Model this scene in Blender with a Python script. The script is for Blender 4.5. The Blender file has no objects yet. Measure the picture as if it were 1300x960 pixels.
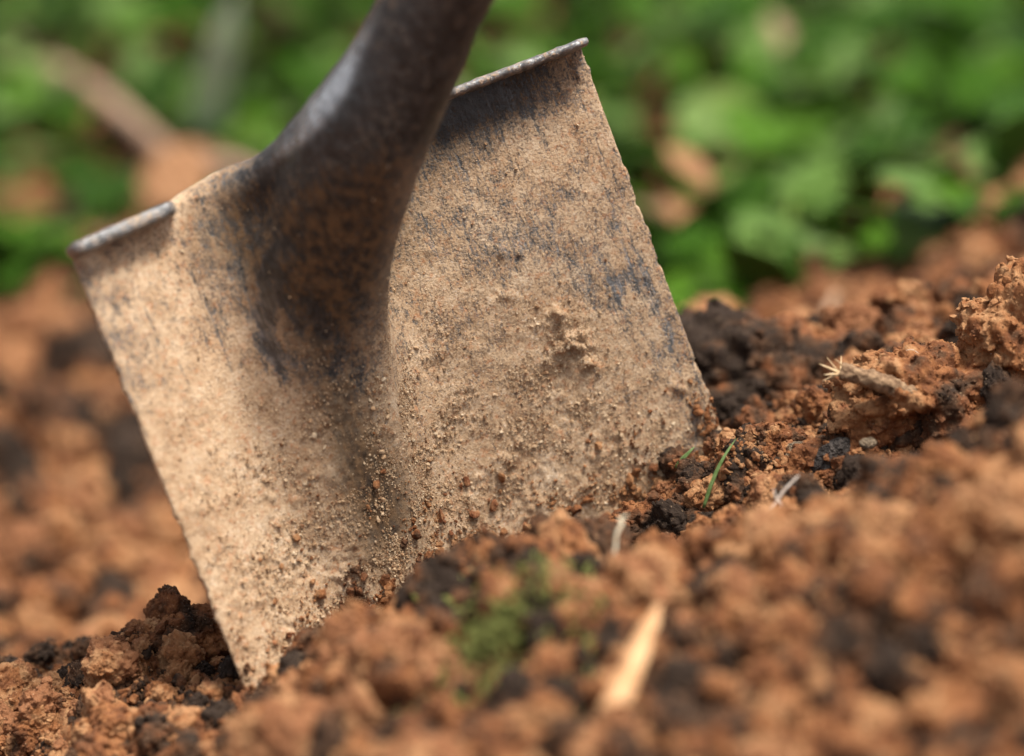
import bpy, math, random
import numpy as np
from mathutils import Matrix, Vector

S = bpy.context.scene
RNG = np.random.default_rng(7)
MM = 0.001
D, FW = 1000.0, 351.0                      # focus distance and frame width there, mm
PITCH = math.radians(20)
CR = np.array([1.0, 0, 0])
CU = np.array([0, math.sin(PITCH), math.cos(PITCH)])
CB = np.array([0, -math.cos(PITCH), math.sin(PITCH)])

# ------------------------------------------------------------------ camera
cam_d = bpy.data.cameras.new('camera')
cam = bpy.data.objects.new('camera', cam_d)
S.collection.objects.link(cam)
cam.location = Vector(CB * D * MM)
cam.rotation_euler = (math.radians(90) - PITCH, 0, 0)
cam_d.sensor_width = 36
cam_d.lens = 36 * D / FW
cam_d.clip_start, cam_d.clip_end = 0.02, 200
cam_d.dof.use_dof = True
cam_d.dof.focus_distance = 1.005
cam_d.dof.aperture_fstop = 3.3
S.camera = cam

# ------------------------------------------------------------------ world, sun, exposure
SUN = Vector((0.236, -0.110, 0.965)).normalized()
w = bpy.data.worlds.new("World"); S.world = w; w.use_nodes = True
wn = w.node_tree.nodes; wl = w.node_tree.links
sky = wn.new('ShaderNodeTexSky'); sky.sky_type = 'NISHITA'; sky.sun_disc = False
sky.sun_elevation = math.asin(SUN.z); sky.sun_rotation = math.atan2(SUN.x, SUN.y)
sky.air_density = 1.0; sky.dust_density = 4.0
bg = wn['Background']; bg.inputs['Strength'].default_value = 0.078
hs = wn.new('ShaderNodeHueSaturation'); hs.inputs['Saturation'].default_value = 0.35   # hazy, nearly white sky
wl.new(sky.outputs[0], hs.inputs['Color']); wl.new(hs.outputs[0], bg.inputs[0])
sd = bpy.data.lights.new('sun', 'SUN'); sd.energy = 3.0; sd.angle = math.radians(16); sd.color = (1.0, 0.93, 0.82)
so = bpy.data.objects.new('sun', sd); S.collection.objects.link(so)
so.location = SUN * 3
so.rotation_euler = SUN.to_track_quat('Z', 'Y').to_euler()
S.view_settings.view_transform = 'Standard'; S.view_settings.look = 'None'
S.view_settings.exposure = 1.22; S.view_settings.gamma = 1
S.render.engine = 'CYCLES'
S.cycles.max_bounces = 6; S.cycles.diffuse_bounces = 4; S.cycles.glossy_bounces = 3
S.cycles.use_denoising = True

# ------------------------------------------------------------------ coordinates
def cam2w(p):                              # camera-frame mm -> world m
    p = np.asarray(p, float)
    return (p[..., 0:1] * CR + p[..., 1:2] * CU + p[..., 2:3] * CB) * MM
def P(px, py, z=0.0):                      # photograph pixel and depth (mm nearer than focus) -> world m
    d = (D - z) / D
    return cam2w(np.array([(px - 650) / 1300 * FW * d, (480 - py) / 1300 * FW * d, z]))
def to_px(wp):
    q = np.asarray(wp) / MM
    x, y, z = q @ CR, q @ CU, q @ CB
    s = D / (D - z)
    return 650 + x * s * 1300 / FW, 480 - y * s * 1300 / FW

# ------------------------------------------------------------------ noise in numpy
_G = RNG.normal(size=(512, 3)).astype(np.float32); _G /= np.linalg.norm(_G, axis=1)[:, None]
def _hash(i, j, k, seed):
    h = (i * 73856093) ^ (j * 19349663) ^ (k * 83492791) ^ (seed * 2654435)
    h = (h ^ (h >> 13)) * 1274126177
    return (h ^ (h >> 16)) & 0x7fffffff
def pn(p, seed=0):                         # gradient noise about -1..1
    p = np.asarray(p, np.float32); f0 = np.floor(p); i = f0.astype(np.int64); f = p - f0
    t = f * f * f * (f * (f * 6 - 15) + 10)
    out = np.zeros(len(p), np.float32)
    for a in (0, 1):
        for b in (0, 1):
            for c in (0, 1):
                g = _G[_hash(i[:, 0] + a, i[:, 1] + b, i[:, 2] + c, seed) & 511]
                d = f - np.array([a, b, c], np.float32)
                wgt = (t[:, 0] if a else 1 - t[:, 0]) * (t[:, 1] if b else 1 - t[:, 1]) * (t[:, 2] if c else 1 - t[:, 2])
                out += wgt * (g * d).sum(1)
    return out * 1.6
def fbm(p, o=4, seed=0, gain=.5):
    s = 0; a = 1; p = np.asarray(p, np.float32)
    for k in range(o):
        s = s + a * pn(p * 2.03 ** k, seed + k); a *= gain
    return s
def cell(p, seed=0):                       # distance to nearest scattered point
    p = np.asarray(p, np.float32); i = np.floor(p).astype(np.int64)
    best = np.full(len(p), 9, np.float32)
    for a in (-1, 0, 1):
        for b in (-1, 0, 1):
            for c in (-1, 0, 1):
                ci = i + np.array([a, b, c])
                h = _hash(ci[:, 0], ci[:, 1], ci[:, 2], seed)
                q = ci + np.stack([(h & 1023), (h >> 10) & 1023, (h >> 20) & 1023], 1) / 1023.0
                best = np.minimum(best, ((p - q) ** 2).sum(1))
    return np.sqrt(best)
def sstep(a, b, x):
    t = np.clip((x - a) / (b - a), 0, 1); return t * t * (3 - 2 * t)

# ------------------------------------------------------------------ mesh helpers
def mesh_np(name, V, F, smooth=True):
    me = bpy.data.meshes.new(name)
    V = np.asarray(V, np.float32); F = np.asarray(F, np.int32); n = F.shape[1]
    me.vertices.add(len(V)); me.vertices.foreach_set('co', V.ravel())
    me.loops.add(F.size); me.loops.foreach_set('vertex_index', F.ravel())
    me.polygons.add(len(F)); me.polygons.foreach_set('loop_start', np.arange(0, F.size, n, dtype=np.int32))
    me.polygons.foreach_set('use_smooth', np.full(len(F), smooth))
    me.update(calc_edges=True); me.validate()
    return me
def fattr(me, name, vals):
    a = me.attributes.new(name, 'FLOAT', 'POINT'); a.data.foreach_set('value', np.asarray(vals, np.float32))
def obj(name, me, mat=None, parent=None, label=None, cat=None, group=None, kind=None):
    o = bpy.data.objects.new(name, me); S.collection.objects.link(o)
    if mat and me is not None and not me.materials: me.materials.append(mat)
    if parent: o.parent = parent
    if label: o['label'] = label
    if cat: o['category'] = cat
    if group: o['group'] = group
    if kind: o['kind'] = kind
    return o
_ico = {}
def ico(n):
    if n not in _ico:
        import bmesh
        bm = bmesh.new(); bmesh.ops.create_icosphere(bm, subdivisions=n, radius=1)
        V = np.array([v.co[:] for v in bm.verts]); F = np.array([[v.index for v in f.verts] for f in bm.faces]); bm.free()
        _ico[n] = (V, F)
    return _ico[n]
def tube(pts, rad, n=10, caps=True, wob=0.0, seed=0):
    pts = np.asarray(pts, float); m = len(pts)
    rad = np.broadcast_to(np.asarray(rad, float), (m,))
    T = np.gradient(pts, axis=0); T /= np.linalg.norm(T, axis=1)[:, None] + 1e-12
    ref = np.array([0, 0, 1.0]) if abs(T[0, 2]) < .9 else np.array([1.0, 0, 0])
    V = []; N = np.cross(T[0], ref); N /= np.linalg.norm(N)
    for k in range(m):
        N = N - T[k] * (N @ T[k]); N /= np.linalg.norm(N); B = np.cross(T[k], N)
        a = np.linspace(0, 2 * math.pi, n, endpoint=False)
        V.append(pts[k] + rad[k] * (np.cos(a)[:, None] * N + np.sin(a)[:, None] * B))
    V = np.concatenate(V); F = []
    for k in range(m - 1):
        for j in range(n):
            F.append((k * n + j, k * n + (j + 1) % n, (k + 1) * n + (j + 1) % n, (k + 1) * n + j))
    if caps:
        c0 = len(V); V = np.vstack([V, pts[0], pts[-1]])
        for j in range(n):
            F.append((c0, (j + 1) % n, j, j)); F.append((c0 + 1, (m - 1) * n + j, (m - 1) * n + (j + 1) % n, (m - 1) * n + (j + 1) % n))
    if wob:
        V = V + wob * np.stack([fbm(V * 400, 3, seed + q) for q in range(3)], 1)
    return V, F
def mesh_py(name, V, F, smooth=True):
    me = bpy.data.meshes.new(name)
    me.from_pydata([tuple(v) for v in V], [], [tuple(dict.fromkeys(int(i) for i in f)) for f in F])
    me.polygons.foreach_set('use_smooth', np.full(len(me.polygons), smooth)); me.update()
    return me
def smooth_line(pts, n):
    pts = np.asarray(pts, float); m = len(pts)
    t = np.linspace(0, m - 1, n); out = []
    ext = np.vstack([2 * pts[0] - pts[1], pts, 2 * pts[-1] - pts[-2]])
    for x in t:
        i = min(int(x), m - 2); f = x - i; p0, p1, p2, p3 = ext[i:i + 4]
        out.append(.5 * ((2 * p1) + (-p0 + p2) * f + (2 * p0 - 5 * p1 + 4 * p2 - p3) * f * f + (-p0 + 3 * p1 - 3 * p2 + p3) * f ** 3))
    return np.array(out)

# ------------------------------------------------------------------ materials
class NT:
    def __init__(s, name):
        s.m = bpy.data.materials.new(name); s.m.use_nodes = True
        s.t = s.m.node_tree; s.b = s.t.nodes['Principled BSDF']; s.tc = s.t.nodes.new('ShaderNodeTexCoord')
        s.geo = s.t.nodes.new('ShaderNodeNewGeometry')
    def n(s, typ, **kw):
        x = s.t.nodes.new(typ)
        for k, v in kw.items(): setattr(x, k, v)
        return x
    def l(s, a, b): s.t.links.new(a, b)
    def noise(s, vec, scale, detail=4, rough=.6, stretch=None, dist=0.0):
        x = s.n('ShaderNodeTexNoise'); x.inputs['Scale'].default_value = scale
        x.inputs['Detail'].default_value = detail; x.inputs['Roughness'].default_value = rough
        x.inputs['Distortion'].default_value = dist
        if stretch:
            mp = s.n('ShaderNodeMapping'); mp.inputs['Scale'].default_value = stretch; s.l(vec, mp.inputs[0]); vec = mp.outputs[0]
        s.l(vec, x.inputs['Vector']); return x.outputs['Fac']
    def ramp(s, fac, stops):
        r = s.n('ShaderNodeValToRGB'); e = r.color_ramp.elements
        while len(e) < len(stops): e.new(.5)
        for q, (p, c) in zip(e, stops): q.position = p; q.color = (*c, 1) if len(c) == 3 else c
        s.l(fac, r.inputs[0]); return r.outputs[0]
    def mr(s, fac, a, b, c=0.0, d=1.0):
        r = s.n('ShaderNodeMapRange'); s.l(fac, r.inputs[0])
        for i, v in enumerate((a, b, c, d)): r.inputs[i + 1].default_value = v
        return r.outputs[0]
    def math(s, op, a, b=None):
        r = s.n('ShaderNodeMath', operation=op)
        for i, v in enumerate((a, b)):
            if v is None: continue
            if isinstance(v, (int, float)): r.inputs[i].default_value = v
            else: s.l(v, r.inputs[i])
        return r.outputs[0]
    def mix(s, f, a, b, mode='MIX'):
        r = s.n('ShaderNodeMix', data_type='RGBA', blend_type=mode)
        for i, v in ((0, f), (6, a), (7, b)):
            if isinstance(v, (int, float)): r.inputs[i].default_value = v
            elif isinstance(v, tuple): r.inputs[i].default_value = (*v, 1)
            else: s.l(v, r.inputs[i])
        return r.outputs[2]
    def attr(s, name, typ='GEOMETRY'):
        x = s.n('ShaderNodeAttribute'); x.attribute_name = name; x.attribute_type = typ; return x
    def bump(s, h, dist, strength=1.0, prev=None):
        x = s.n('ShaderNodeBump'); x.inputs['Distance'].default_value = dist; x.inputs['Strength'].default_value = strength
        s.l(h, x.inputs['Height'])
        if prev: s.l(prev, x.inputs['Normal'])
        return x.outputs[0]
    def set(s, **kw):
        for k, v in kw.items():
            i = s.b.inputs[k.replace('_', ' ')]
            if isinstance(v, (int, float)): i.default_value = v
            elif isinstance(v, tuple): i.default_value = (*v, 1)
            else: s.l(v, i)
        return s.m

def soil_mat(name, dark=0.0, per_inst=False):
    t = NT(name); pos = t.geo.outputs['Position']
    n1 = t.noise(pos, 16, 5, .62); n2 = t.noise(pos, 75, 4, .6); n3 = t.noise(pos, 520, 3, .6)
    s = t.math('ADD', t.math('MULTIPLY', n1, .55), t.math('MULTIPLY', n2, .45))
    if per_inst:
        oi = t.n('ShaderNodeObjectInfo')
        s = t.math('ADD', s, t.mr(oi.outputs['Random'], 0, 1, -.13, .14))
    s = t.mr(s, .36, .64, .30, .70)
    c = t.ramp(s, [(.36 + dark, (.030, .019, .013)), (.44 + dark, (.090, .046, .024)), (.50 + dark, (.170, .066, .027)),
                   (.56 + dark, (.28, .120, .047)), (.64 + dark, (.40, .222, .108)), (.72 + dark, (.22, .085, .038))])
    c = t.mix(t.mr(n3, .30, .72, 0, .75), c, t.mix(.6, c, (.42, .23, .12), 'MULTIPLY'))
    grit = t.noise(pos, 1500, 2, .5)
    c = t.mix(t.mr(grit, .66, .74, 0, .6), c, (.52, .36, .22))
    c = t.mix(t.mr(grit, .36, .30, 0, .5), c, (.04, .022, .014))
    nb = t.bump(t.noise(pos, 620, 4, .65), .0012, .9)
    return t.set(Base_Color=c, Roughness=.93, Normal=nb, Specular_IOR_Level=.25)
M_soil = soil_mat('soil')
M_clod = soil_mat('clod_soil', 0, True)
M_dark = soil_mat('humus_soil', .07)
M_brown = soil_mat('brown_soil', -.06)
M_brown2 = soil_mat('grey_brown_soil', -.02)
def plain(name, c1, c2, scale=200, rough=.8, bump=.0005, stretch=None, **kw):
    t = NT(name); v = t.tc.outputs['Object']
    n = t.noise(v, scale, 4, .6, stretch)
    c = t.mix(t.mr(n, .35, .65), c1, c2)
    return t.set(Base_Color=c, Roughness=rough, Normal=t.bump(n, bump), **kw)

def spade_mat():
    t = NT('muddy_steel'); v = t.tc.outputs['Object']
    cov = t.attr('mud').outputs['Fac']
    fine = t.noise(v, 1100, 4, .7); streak = t.noise(v, 1000, 4, .65, (1, .30, 1), .6); big = t.noise(v, 95, 4, .6); mid = t.noise(v, 330, 3, .6, (1, .5, 1))
    f = t.math('ADD', t.math('MULTIPLY', fine, .35), t.math('ADD', t.math('MULTIPLY', streak, .30), t.math('ADD', t.math('MULTIPLY', big, .17), t.math('MULTIPLY', mid, .18))))
    # f about .5 +- .08: coverage threshold slides with the mud attribute
    drag = t.noise(v, 300, 2, .5, (1, .05, 1), .8)
    g = t.math('ADD', t.math('SUBTRACT', f, t.mr(drag, .60, .70, 0, .06)), t.mr(cov, 0, 1, -.16, .16))
    m = t.mr(g, .45, .55)
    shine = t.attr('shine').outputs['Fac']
    steel = t.mix(t.mr(mid, .4, .6), (.095, .094, .094), (.195, .193, .193))
    scr = t.noise(v, 1500, 2, .5, (1, .05, 1), .3)
    steel = t.mix(t.mr(scr, .58, .68, 0, .5), steel, (.36, .37, .39))
    dirt_shadow = t.attr('dirt_shadow').outputs['Fac']
    steel = t.mix(t.math('MULTIPLY', dirt_shadow, .8), steel, (.016, .013, .012))  # steel darkened by colour to deepen the shade on the neck
    steel = t.mix(t.math('MULTIPLY', shine, t.mr(mid, .35, .6, .55, 1)), steel, (.42, .43, .45))  # lighter steel colour paints the sky highlight; also pales the treads
    mud = t.ramp(t.math('ADD', t.math('MULTIPLY', fine, .5), t.math('MULTIPLY', big, .5)),
                 [(.36, (.30, .172, .092)), (.46, (.43, .282, .164)), (.55, (.53, .372, .235)), (.66, (.63, .485, .342))])
    red = t.noise(v, 420, 3, .6)
    mud = t.mix(t.mr(red, .54, .68, 0, .7), mud, (.42, .19, .085))
    pal = t.noise(v, 1300, 2, .5)
    mud = t.mix(t.mr(pal, .60, .68, 0, .6), mud, (.62, .52, .42))
    mud = t.mix(t.mr(pal, .38, .31, 0, .55), mud, (.16, .085, .045))
    wet_shaded = t.mix(t.mr(mid, .38, .62), (.028, .015, .007), (.12, .064, .026))  # wet brown mud, darkened further so its colour carries shade
    mud = t.mix(dirt_shadow, mud, wet_shaded)
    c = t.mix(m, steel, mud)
    h = t.math('ADD', t.math('MULTIPLY', m, .6), fine)
    nb = t.bump(t.math('MULTIPLY', h, t.mr(cov, 0, .8, .15, 1)), .0009, .75)
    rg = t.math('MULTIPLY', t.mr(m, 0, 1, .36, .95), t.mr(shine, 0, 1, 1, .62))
    return t.set(Base_Color=c, Roughness=rg, Metallic=t.mr(m, 0, 1, .6, 0), Normal=nb)
M_spade = spade_mat()

# ------------------------------------------------------------------ terrain
ctl = []
def cp(px, py, z): ctl.append(P(px, py, z))
def cw(x, y, z): ctl.append(np.array([x, y, z]))
for a in [(920, 575, -25), (870, 615, -25), (820, 665, -28), (760, 715, -32), (650, 800, -35), (500, 880, -20), (330, 930, 60), (250, 900, 30),
          (60, 892, -10), (150, 856, -10), (200, 836, -15), (280, 812, -20), (380, 800, -40), (100, 950, 20), (200, 920, 22), (0, 975, 0), (-120, 1060, 0),
          (600, 748, 70), (500, 800, 76), (400, 872, 80), (330, 940, 84), (700, 742, 66), (800, 750, 62), (880, 744, 64), (950, 724, 68), (1020, 690, 84), (870, 690, 15), (960, 655, 15), (1040, 640, 20), (820, 730, 12), (1120, 625, 40), (1220, 590, 45),
          (1100, 668, 88), (1180, 608, 92), (1300, 566, 96), (1400, 535, 98), (1250, 620, 150), (1100, 720, 150), (900, 800, 150), (700, 830, 142), (500, 880, 132),
          (1200, 800, 185), (900, 900, 185), (600, 940, 168), (400, 960, 140), (1200, 960, 215), (1400, 800, 200),
          (960, 592, -5), (1000, 575, -10), (1060, 600, 0), (1100, 585, 0), (1200, 548, 0), (1300, 500, 0), (1400, 460, 0),
          (1000, 520, -60), (1050, 485, -100), (960, 540, -60), (925, 535, -100), (1000, 475, -180), (1150, 440, -220), (1300, 420, -200), (1450, 400, -150),
          (880, 490, -260), (960, 438, -400), (1100, 378, -430), (1200, 322, -450), (1300, 265, -450), (1420, 222, -450)]: cp(*a)
for a in [(-.12, .08, -.16), (-.22, .03, -.15), (-.04, .10, -.15), (-.3, .3, -.185), (-.1, .3, -.18), (-.5, .8, -.19), (0, .72, -.17), (.4, 1.0, -.17), (.9, .9, -.17), (.45, .72, -.165), (.6, .9, -.17),
          (.8, .1, -.03), (.8, -.3, .0), (.4, -.45, -.06), (0, -.45, -.12), (-.4, -.4, -.13), (-.6, 0, -.17), (.9, .5, -.13), (-.25, -.2, -.12), (.1, .2, -.12), (-1, .3, -.19), (-1, 1.5, -.19), (1.2, 1.6, -.17)]: cw(*a)
ctl = np.array(ctl)
def _tps(r2): return np.where(r2 > 1e-12, r2 * np.log(r2 + 1e-12), 0)
_n = len(ctl); _K = _tps(((ctl[:, None, :2] - ctl[None, :, :2]) ** 2).sum(2)) + np.eye(_n) * 2e-5
_A = np.zeros((_n + 3, _n + 3)); _A[:_n, :_n] = _K; _A[:_n, _n] = 1; _A[:_n, _n + 1:] = ctl[:, :2]; _A[_n:, :_n] = _A[:_n, _n:].T
_w = np.linalg.solve(_A, np.concatenate([ctl[:, 2], np.zeros(3)]))
def base_h(x, y):
    h = _w[_n] + _w[_n + 1] * x + _w[_n + 2] * y
    for k in range(_n):
        h = h + _w[k] * _tps((x - ctl[k, 0]) ** 2 + (y - ctl[k, 1]) ** 2)
    r = np.maximum(np.abs(x - .05) / 1.0, np.abs(y - .45) / 1.0)
    return h + (-.19 - h) * sstep(.75, 1.25, r)
def rough_h(x, y):
    p = np.stack([x, y, np.full_like(x, .3)], 1)
    wrp = np.stack([pn(p * 40, 51), pn(p * 40, 52), pn(p * 40, 53)], 1) * .012
    q = p + wrp
    amp = .55 + .45 * sstep(-.35, .35, pn(p * 9, 60))
    soilzone = 1 - .6 * sstep(.55, .9, y)
    fg = 1 - sstep(-.10, -.05, y) * (1 - sstep(.08, .16, y))
    h = amp * (fg * (.6 - cell(q * 17, 4)) * .016 + (.55 - cell(q * 32, 1)) * .025 + (.55 - cell(q * 85, 2)) * .012 + (.5 - cell(q * 230, 3)) * .0028 + fbm(p * 22, 3, 5) * .0075 + fbm(p * 300, 3, 9) * .0010)
    return h * soilzone
def axis(lo, hi, step, far_lo, far_hi, g=1.045):
    mid = list(np.arange(lo, hi, step)); a = mid[0]; s = step; L = []
    while a > far_lo: s *= g; a -= s; L.append(a)
    b = mid[-1]; s = step; R = []
    while b < far_hi: s *= g; b += s; R.append(b)
    return np.array(L[::-1] + mid + R)
gx = axis(-.20, .235, .00105, -60, 60); gy = axis(-.215, .09, .00105, -30, 120)
GX, GY = np.meshgrid(gx, gy); fx, fy = GX.ravel(), GY.ravel()
near = (np.abs(fx) < 1.6) & (fy > -1.2) & (fy < 2.2)
fh = np.full(fx.shape, -.19); fh[near] = base_h(fx[near], fy[near]) + rough_h(fx[near], fy[near])
HG = fh.reshape(GX.shape)
def hgt(x, y):
    x = np.asarray(x, float); y = np.asarray(y, float)
    i = np.clip(np.searchsorted(gx, x) - 1, 0, len(gx) - 2); j = np.clip(np.searchsorted(gy, y) - 1, 0, len(gy) - 2)
    u = (x - gx[i]) / (gx[i + 1] - gx[i]); v = (y - gy[j]) / (gy[j + 1] - gy[j])
    return (HG[j, i] * (1 - u) * (1 - v) + HG[j, i + 1] * u * (1 - v) + HG[j + 1, i] * (1 - u) * v + HG[j + 1, i + 1] * u * v)
V = np.stack([fx, fy, fh], 1)
cl = (np.abs(fx) < .4) & (np.abs(fy) < .4)
pp = V[cl] * 70; V[cl, 0] += pn(pp, 71) * .0035; V[cl, 1] += pn(pp, 72) * .0035
nx, ny = len(gx), len(gy); idx = np.arange(nx * ny).reshape(ny, nx)
F = np.stack([idx[:-1, :-1].ravel(), idx[:-1, 1:].ravel(), idx[1:, 1:].ravel(), idx[1:, :-1].ravel()], 1)
obj('ground', mesh_np('ground', V, F), M_soil, kind='structure')

# ------------------------------------------------------------------ spade
H = 97.5; ANG = math.radians(69.24); PHI = math.radians(9.33); TH = math.radians(21)
vv = np.array([math.cos(ANG) * math.cos(PHI), -math.sin(ANG) * math.cos(PHI), -math.sin(PHI)])
u0 = np.array([math.sin(ANG), math.cos(ANG), 0]); n0 = np.cross(vv, u0)
uu = math.cos(TH) * u0 - math.sin(TH) * n0; nn = math.cos(TH) * n0 + math.sin(TH) * u0
OC = np.array([-69.5, 78.4, 0.0])                               # camera-frame mm
def cam_to_loc(p): q = np.asarray(p) - OC; return np.stack([q @ uu, -(q @ vv), q @ nn], -1)   # local: x across, y up the blade, z out of its face
def pix_loc(px, py, z): 
    d = (D - z) / D; return cam_to_loc(np.array([(px - 650) / 1300 * FW * d, (480 - py) / 1300 * FW * d, z]))
Wu, Wv, Wn = cam2w(uu) / MM, cam2w(-vv) / MM, cam2w(nn) / MM
SP_M = Matrix([[Wu[i], Wv[i], Wn[i], cam2w(OC)[i]] for i in range(3)] + [[0, 0, 0, 1]])
def loc_to_w(V): V = np.asarray(V); return V[:, 0:1] * Wu + V[:, 1:2] * Wv + V[:, 2:3] * Wn + cam2w(OC)
spade = bpy.data.objects.new('garden_spade', None); S.collection.objects.link(spade)
spade.matrix_world = SP_M
spade['label'] = 'steel garden spade caked in dry tan mud, standing tilted in the red soil'; spade['category'] = 'spade'
def dish(a): return .325 * (np.sqrt(a * a + 625) - 25)
spine = [(760, -350, 112, 13.4), (640, -145, 94, 13.4), (553, 0, 76, 13.5), (509, 92, 64, 14.4), (466, 165, 53, 17.0), (437, 235, 40, 18.0), (418, 310, 27, 17.6),
         (414, 380, 13, 17.0), (422, 450, 0, 16.0), (442, 530, -12, 15.0), (470, 620, -24, 14.0), (500, 720, -38, 12.0)]
sp = np.array([np.append(pix_loc(a, b, c), r) for a, b, c, r in spine]); sp = smooth_line(sp, 45)
h = .8
web = np.array([np.append(pix_loc(a, b, c), q) for a, b, c, q in [(300, 232, 29, .3), (330, 219, 32, .8), (356, 206, 37, 2.2), (388, 184, 44, 4.5), (426, 158, 50, 8)]])
fan = []
for (a, b, c), (a2, b2, c2, r2) in [((312, 228, 30), (424, 172, 48, 9)), ((314, 234, 29), (424, 195, 45, 9)), ((316, 242, 28), (424, 218, 41, 10)), ((318, 256, 27), (420, 245, 36, 10)), ((316, 280, 25), (412, 275, 31, 11)), ((318, 310, 22), (408, 310, 25, 12)), ((325, 350, 18), (405, 350, 17, 12))]:
    fan.append((np.append(pix_loc(a, b, c), .8), np.append(pix_loc(a2, b2, c2), r2)))
frog = np.array([(-20, 6, -24, 42), (-28, -20, -28, 42), (-30, -60, -31, 42), (-28, -100, -35, 42), (-24, -140, -39, 42), (-20, -175, -43, 42)], float)
A0, A1, B0, B1, C0, C1 = -100.5, 100.5, -225, 84, -6, 134
ax = np.arange(A0, A1, h, dtype=np.float32); bx = np.arange(B0, B1, h, dtype=np.float32); cx = np.arange(C0, C1, h, dtype=np.float32)
def smin(a, b, k): q = np.maximum(k - np.abs(a - b), 0) / k; return np.minimum(a, b) - q * q * k * .25
SD = np.empty((len(ax), len(bx), len(cx)), np.float32)
dz_ = dish(ax)
slope = .325 * ax / np.sqrt(ax * ax + 625); cosf = 1 / np.sqrt(1 + slope ** 2)
for s0 in range(0, len(bx), 60):
    b = bx[s0:s0 + 60]
    A, B, C = np.meshgrid(ax, b, cx, indexing='ij')
    A2, B2 = np.meshgrid(ax, b, indexing='ij')
    a_c = np.interp(B2, [-225, -157, -118, -58, 0], [-20, -16.5, -13.0, -8, -4]); rh = np.interp(B2, [-225, -160, -120, -90, -60, -35, -12], [1.5, 4.2, 6.5, 8.5, 9.0, 6.0, 0])
    da = A2 - a_c; prof_ = np.where(da < 0, np.exp(-(np.maximum(-da - 1.5, 0) / 17.0) ** 1.35), np.exp(-(da / 3.6) ** 2))
    rid = (rh * prof_).astype(np.float32)[:, :, None]
    pc = (np.abs(C - dz_[:, None, None] - rid) * cosf[:, None, None]) - .35
    Hb = H - .34 * (np.sin(B * .31 + 1) + np.sin(B * .83) * .7 + np.sin(B * 1.7 + A * .01) * .5) * (np.sin(B * .09 + np.sign(A)) > -.3)
    pa = np.abs(A) - (Hb - .8); pb = np.maximum(B - (-.8), -225 - B + 4)
    qx, qy, qz = np.maximum(pa, 0), np.maximum(pb, 0), np.maximum(pc, 0)
    plate = np.sqrt(qx * qx + qy * qy + qz * qz) + np.minimum(np.maximum(np.maximum(pa, pb), pc), 0) - .9
    neck = np.full(A.shape, 1e3, np.float32)
    axis_a = np.interp(B, [-175, -140, -60, -30, 2, 34, 84], [-20, -22, -20, -13, 4, 28, 70]).astype(np.float32)
    KK = 15 + 29 / (1 + np.exp(np.clip((A - axis_a + 4) / 5, -20, 20))) * (1 - .60 * sstep(-32, -4, B).astype(np.float32)) * sstep(-66, -36, A).astype(np.float32)
    for p, q in [(sp[k], sp[k + 1]) for k in range(len(sp) - 1)] + [(frog[k], frog[k + 1]) for k in range(len(frog) - 1)] + [(web[k], web[k + 1]) for k in range(len(web) - 1)] + fan:
        if min(p[1], q[1]) - 60 > b[-1] or max(p[1], q[1]) + 60 < b[0]: continue
        d = q[:3] - p[:3]; L2 = d @ d
        t = np.clip(((A - p[0]) * d[0] + (B - p[1]) * d[1] + (C - p[2]) * d[2]) / L2, 0, 1)
        dist = np.sqrt((A - p[0] - t * d[0]) ** 2 + (B - p[1] - t * d[1]) ** 2 + (C - p[2] - t * d[2]) ** 2) - (p[3] + (q[3] - p[3]) * t)
        if p[3] > 40: dist = np.maximum(dist, B - (-6.0))
        neck = smin(neck, dist, 8.0)
    # keep the socket on the front of the plate only (open hollow behind it)
    neck = np.maximum(neck, -(C - dz_[:, None, None] + 1.0) - np.maximum(B + 6, 0) * 3)
    SD[:, s0:s0 + 60] = smin(plate, neck, KK)
def surface_nets(SD, org, h):
    sx, sy, sz = SD.shape; sg = SD < 0
    cs = np.zeros((sx - 1, sy - 1, sz - 1), np.uint8)
    for i in (0, 1):
        for j in (0, 1):
            for k in (0, 1): cs += sg[i:sx - 1 + i, j:sy - 1 + j, k:sz - 1 + k]
    act = (cs > 0) & (cs < 8); ids = np.full(act.shape, -1, np.int32); I = np.argwhere(act); ids[act] = np.arange(len(I))
    acc = np.zeros((len(I), 3), np.float32); cnt = np.zeros(len(I), np.float32)
    c8 = [(i, j, k) for i in (0, 1) for j in (0, 1) for k in (0, 1)]
    val = {c: SD[I[:, 0] + c[0], I[:, 1] + c[1], I[:, 2] + c[2]] for c in c8}
    for a in c8:
        for ax_ in range(3):
            if a[ax_]: continue
            b = list(a); b[ax_] = 1; b = tuple(b); va, vb = val[a], val[b]; cr = (va < 0) != (vb < 0)
            t = np.where(cr, va / np.where(cr, va - vb, 1), 0)
            for q in range(3): acc[:, q] += np.where(cr, a[q] + (t if q == ax_ else 0), 0)
            cnt += cr
    V = (I + acc / cnt[:, None]) * h + np.array(org)
    Fs = []
    for d in range(3):
        e1, e2 = (d + 1) % 3, (d + 2) % 3
        sl0 = [slice(1, -1)] * 3; sl0[d] = slice(0, -1); sl1 = list(sl0); sl1[d] = slice(1, None)
        s0, s1 = sg[tuple(sl0)], sg[tuple(sl1)]
        E = np.argwhere(s0 != s1); fl = s0[s0 != s1]
        E = E + 1; E[:, d] -= 1
        q = []
        for o1, o2 in ((-1, -1), (0, -1), (0, 0), (-1, 0)):
            e = E.copy(); e[:, e1] += o1; e[:, e2] += o2; q.append(ids[e[:, 0], e[:, 1], e[:, 2]])
        q = np.stack(q, 1); q[~fl] = q[~fl][:, ::-1]; Fs.append(q)
    F = np.concatenate(Fs); return V, F[(F >= 0).all(1)]
V, F = surface_nets(SD, (A0, B0, C0), h); del SD
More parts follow.
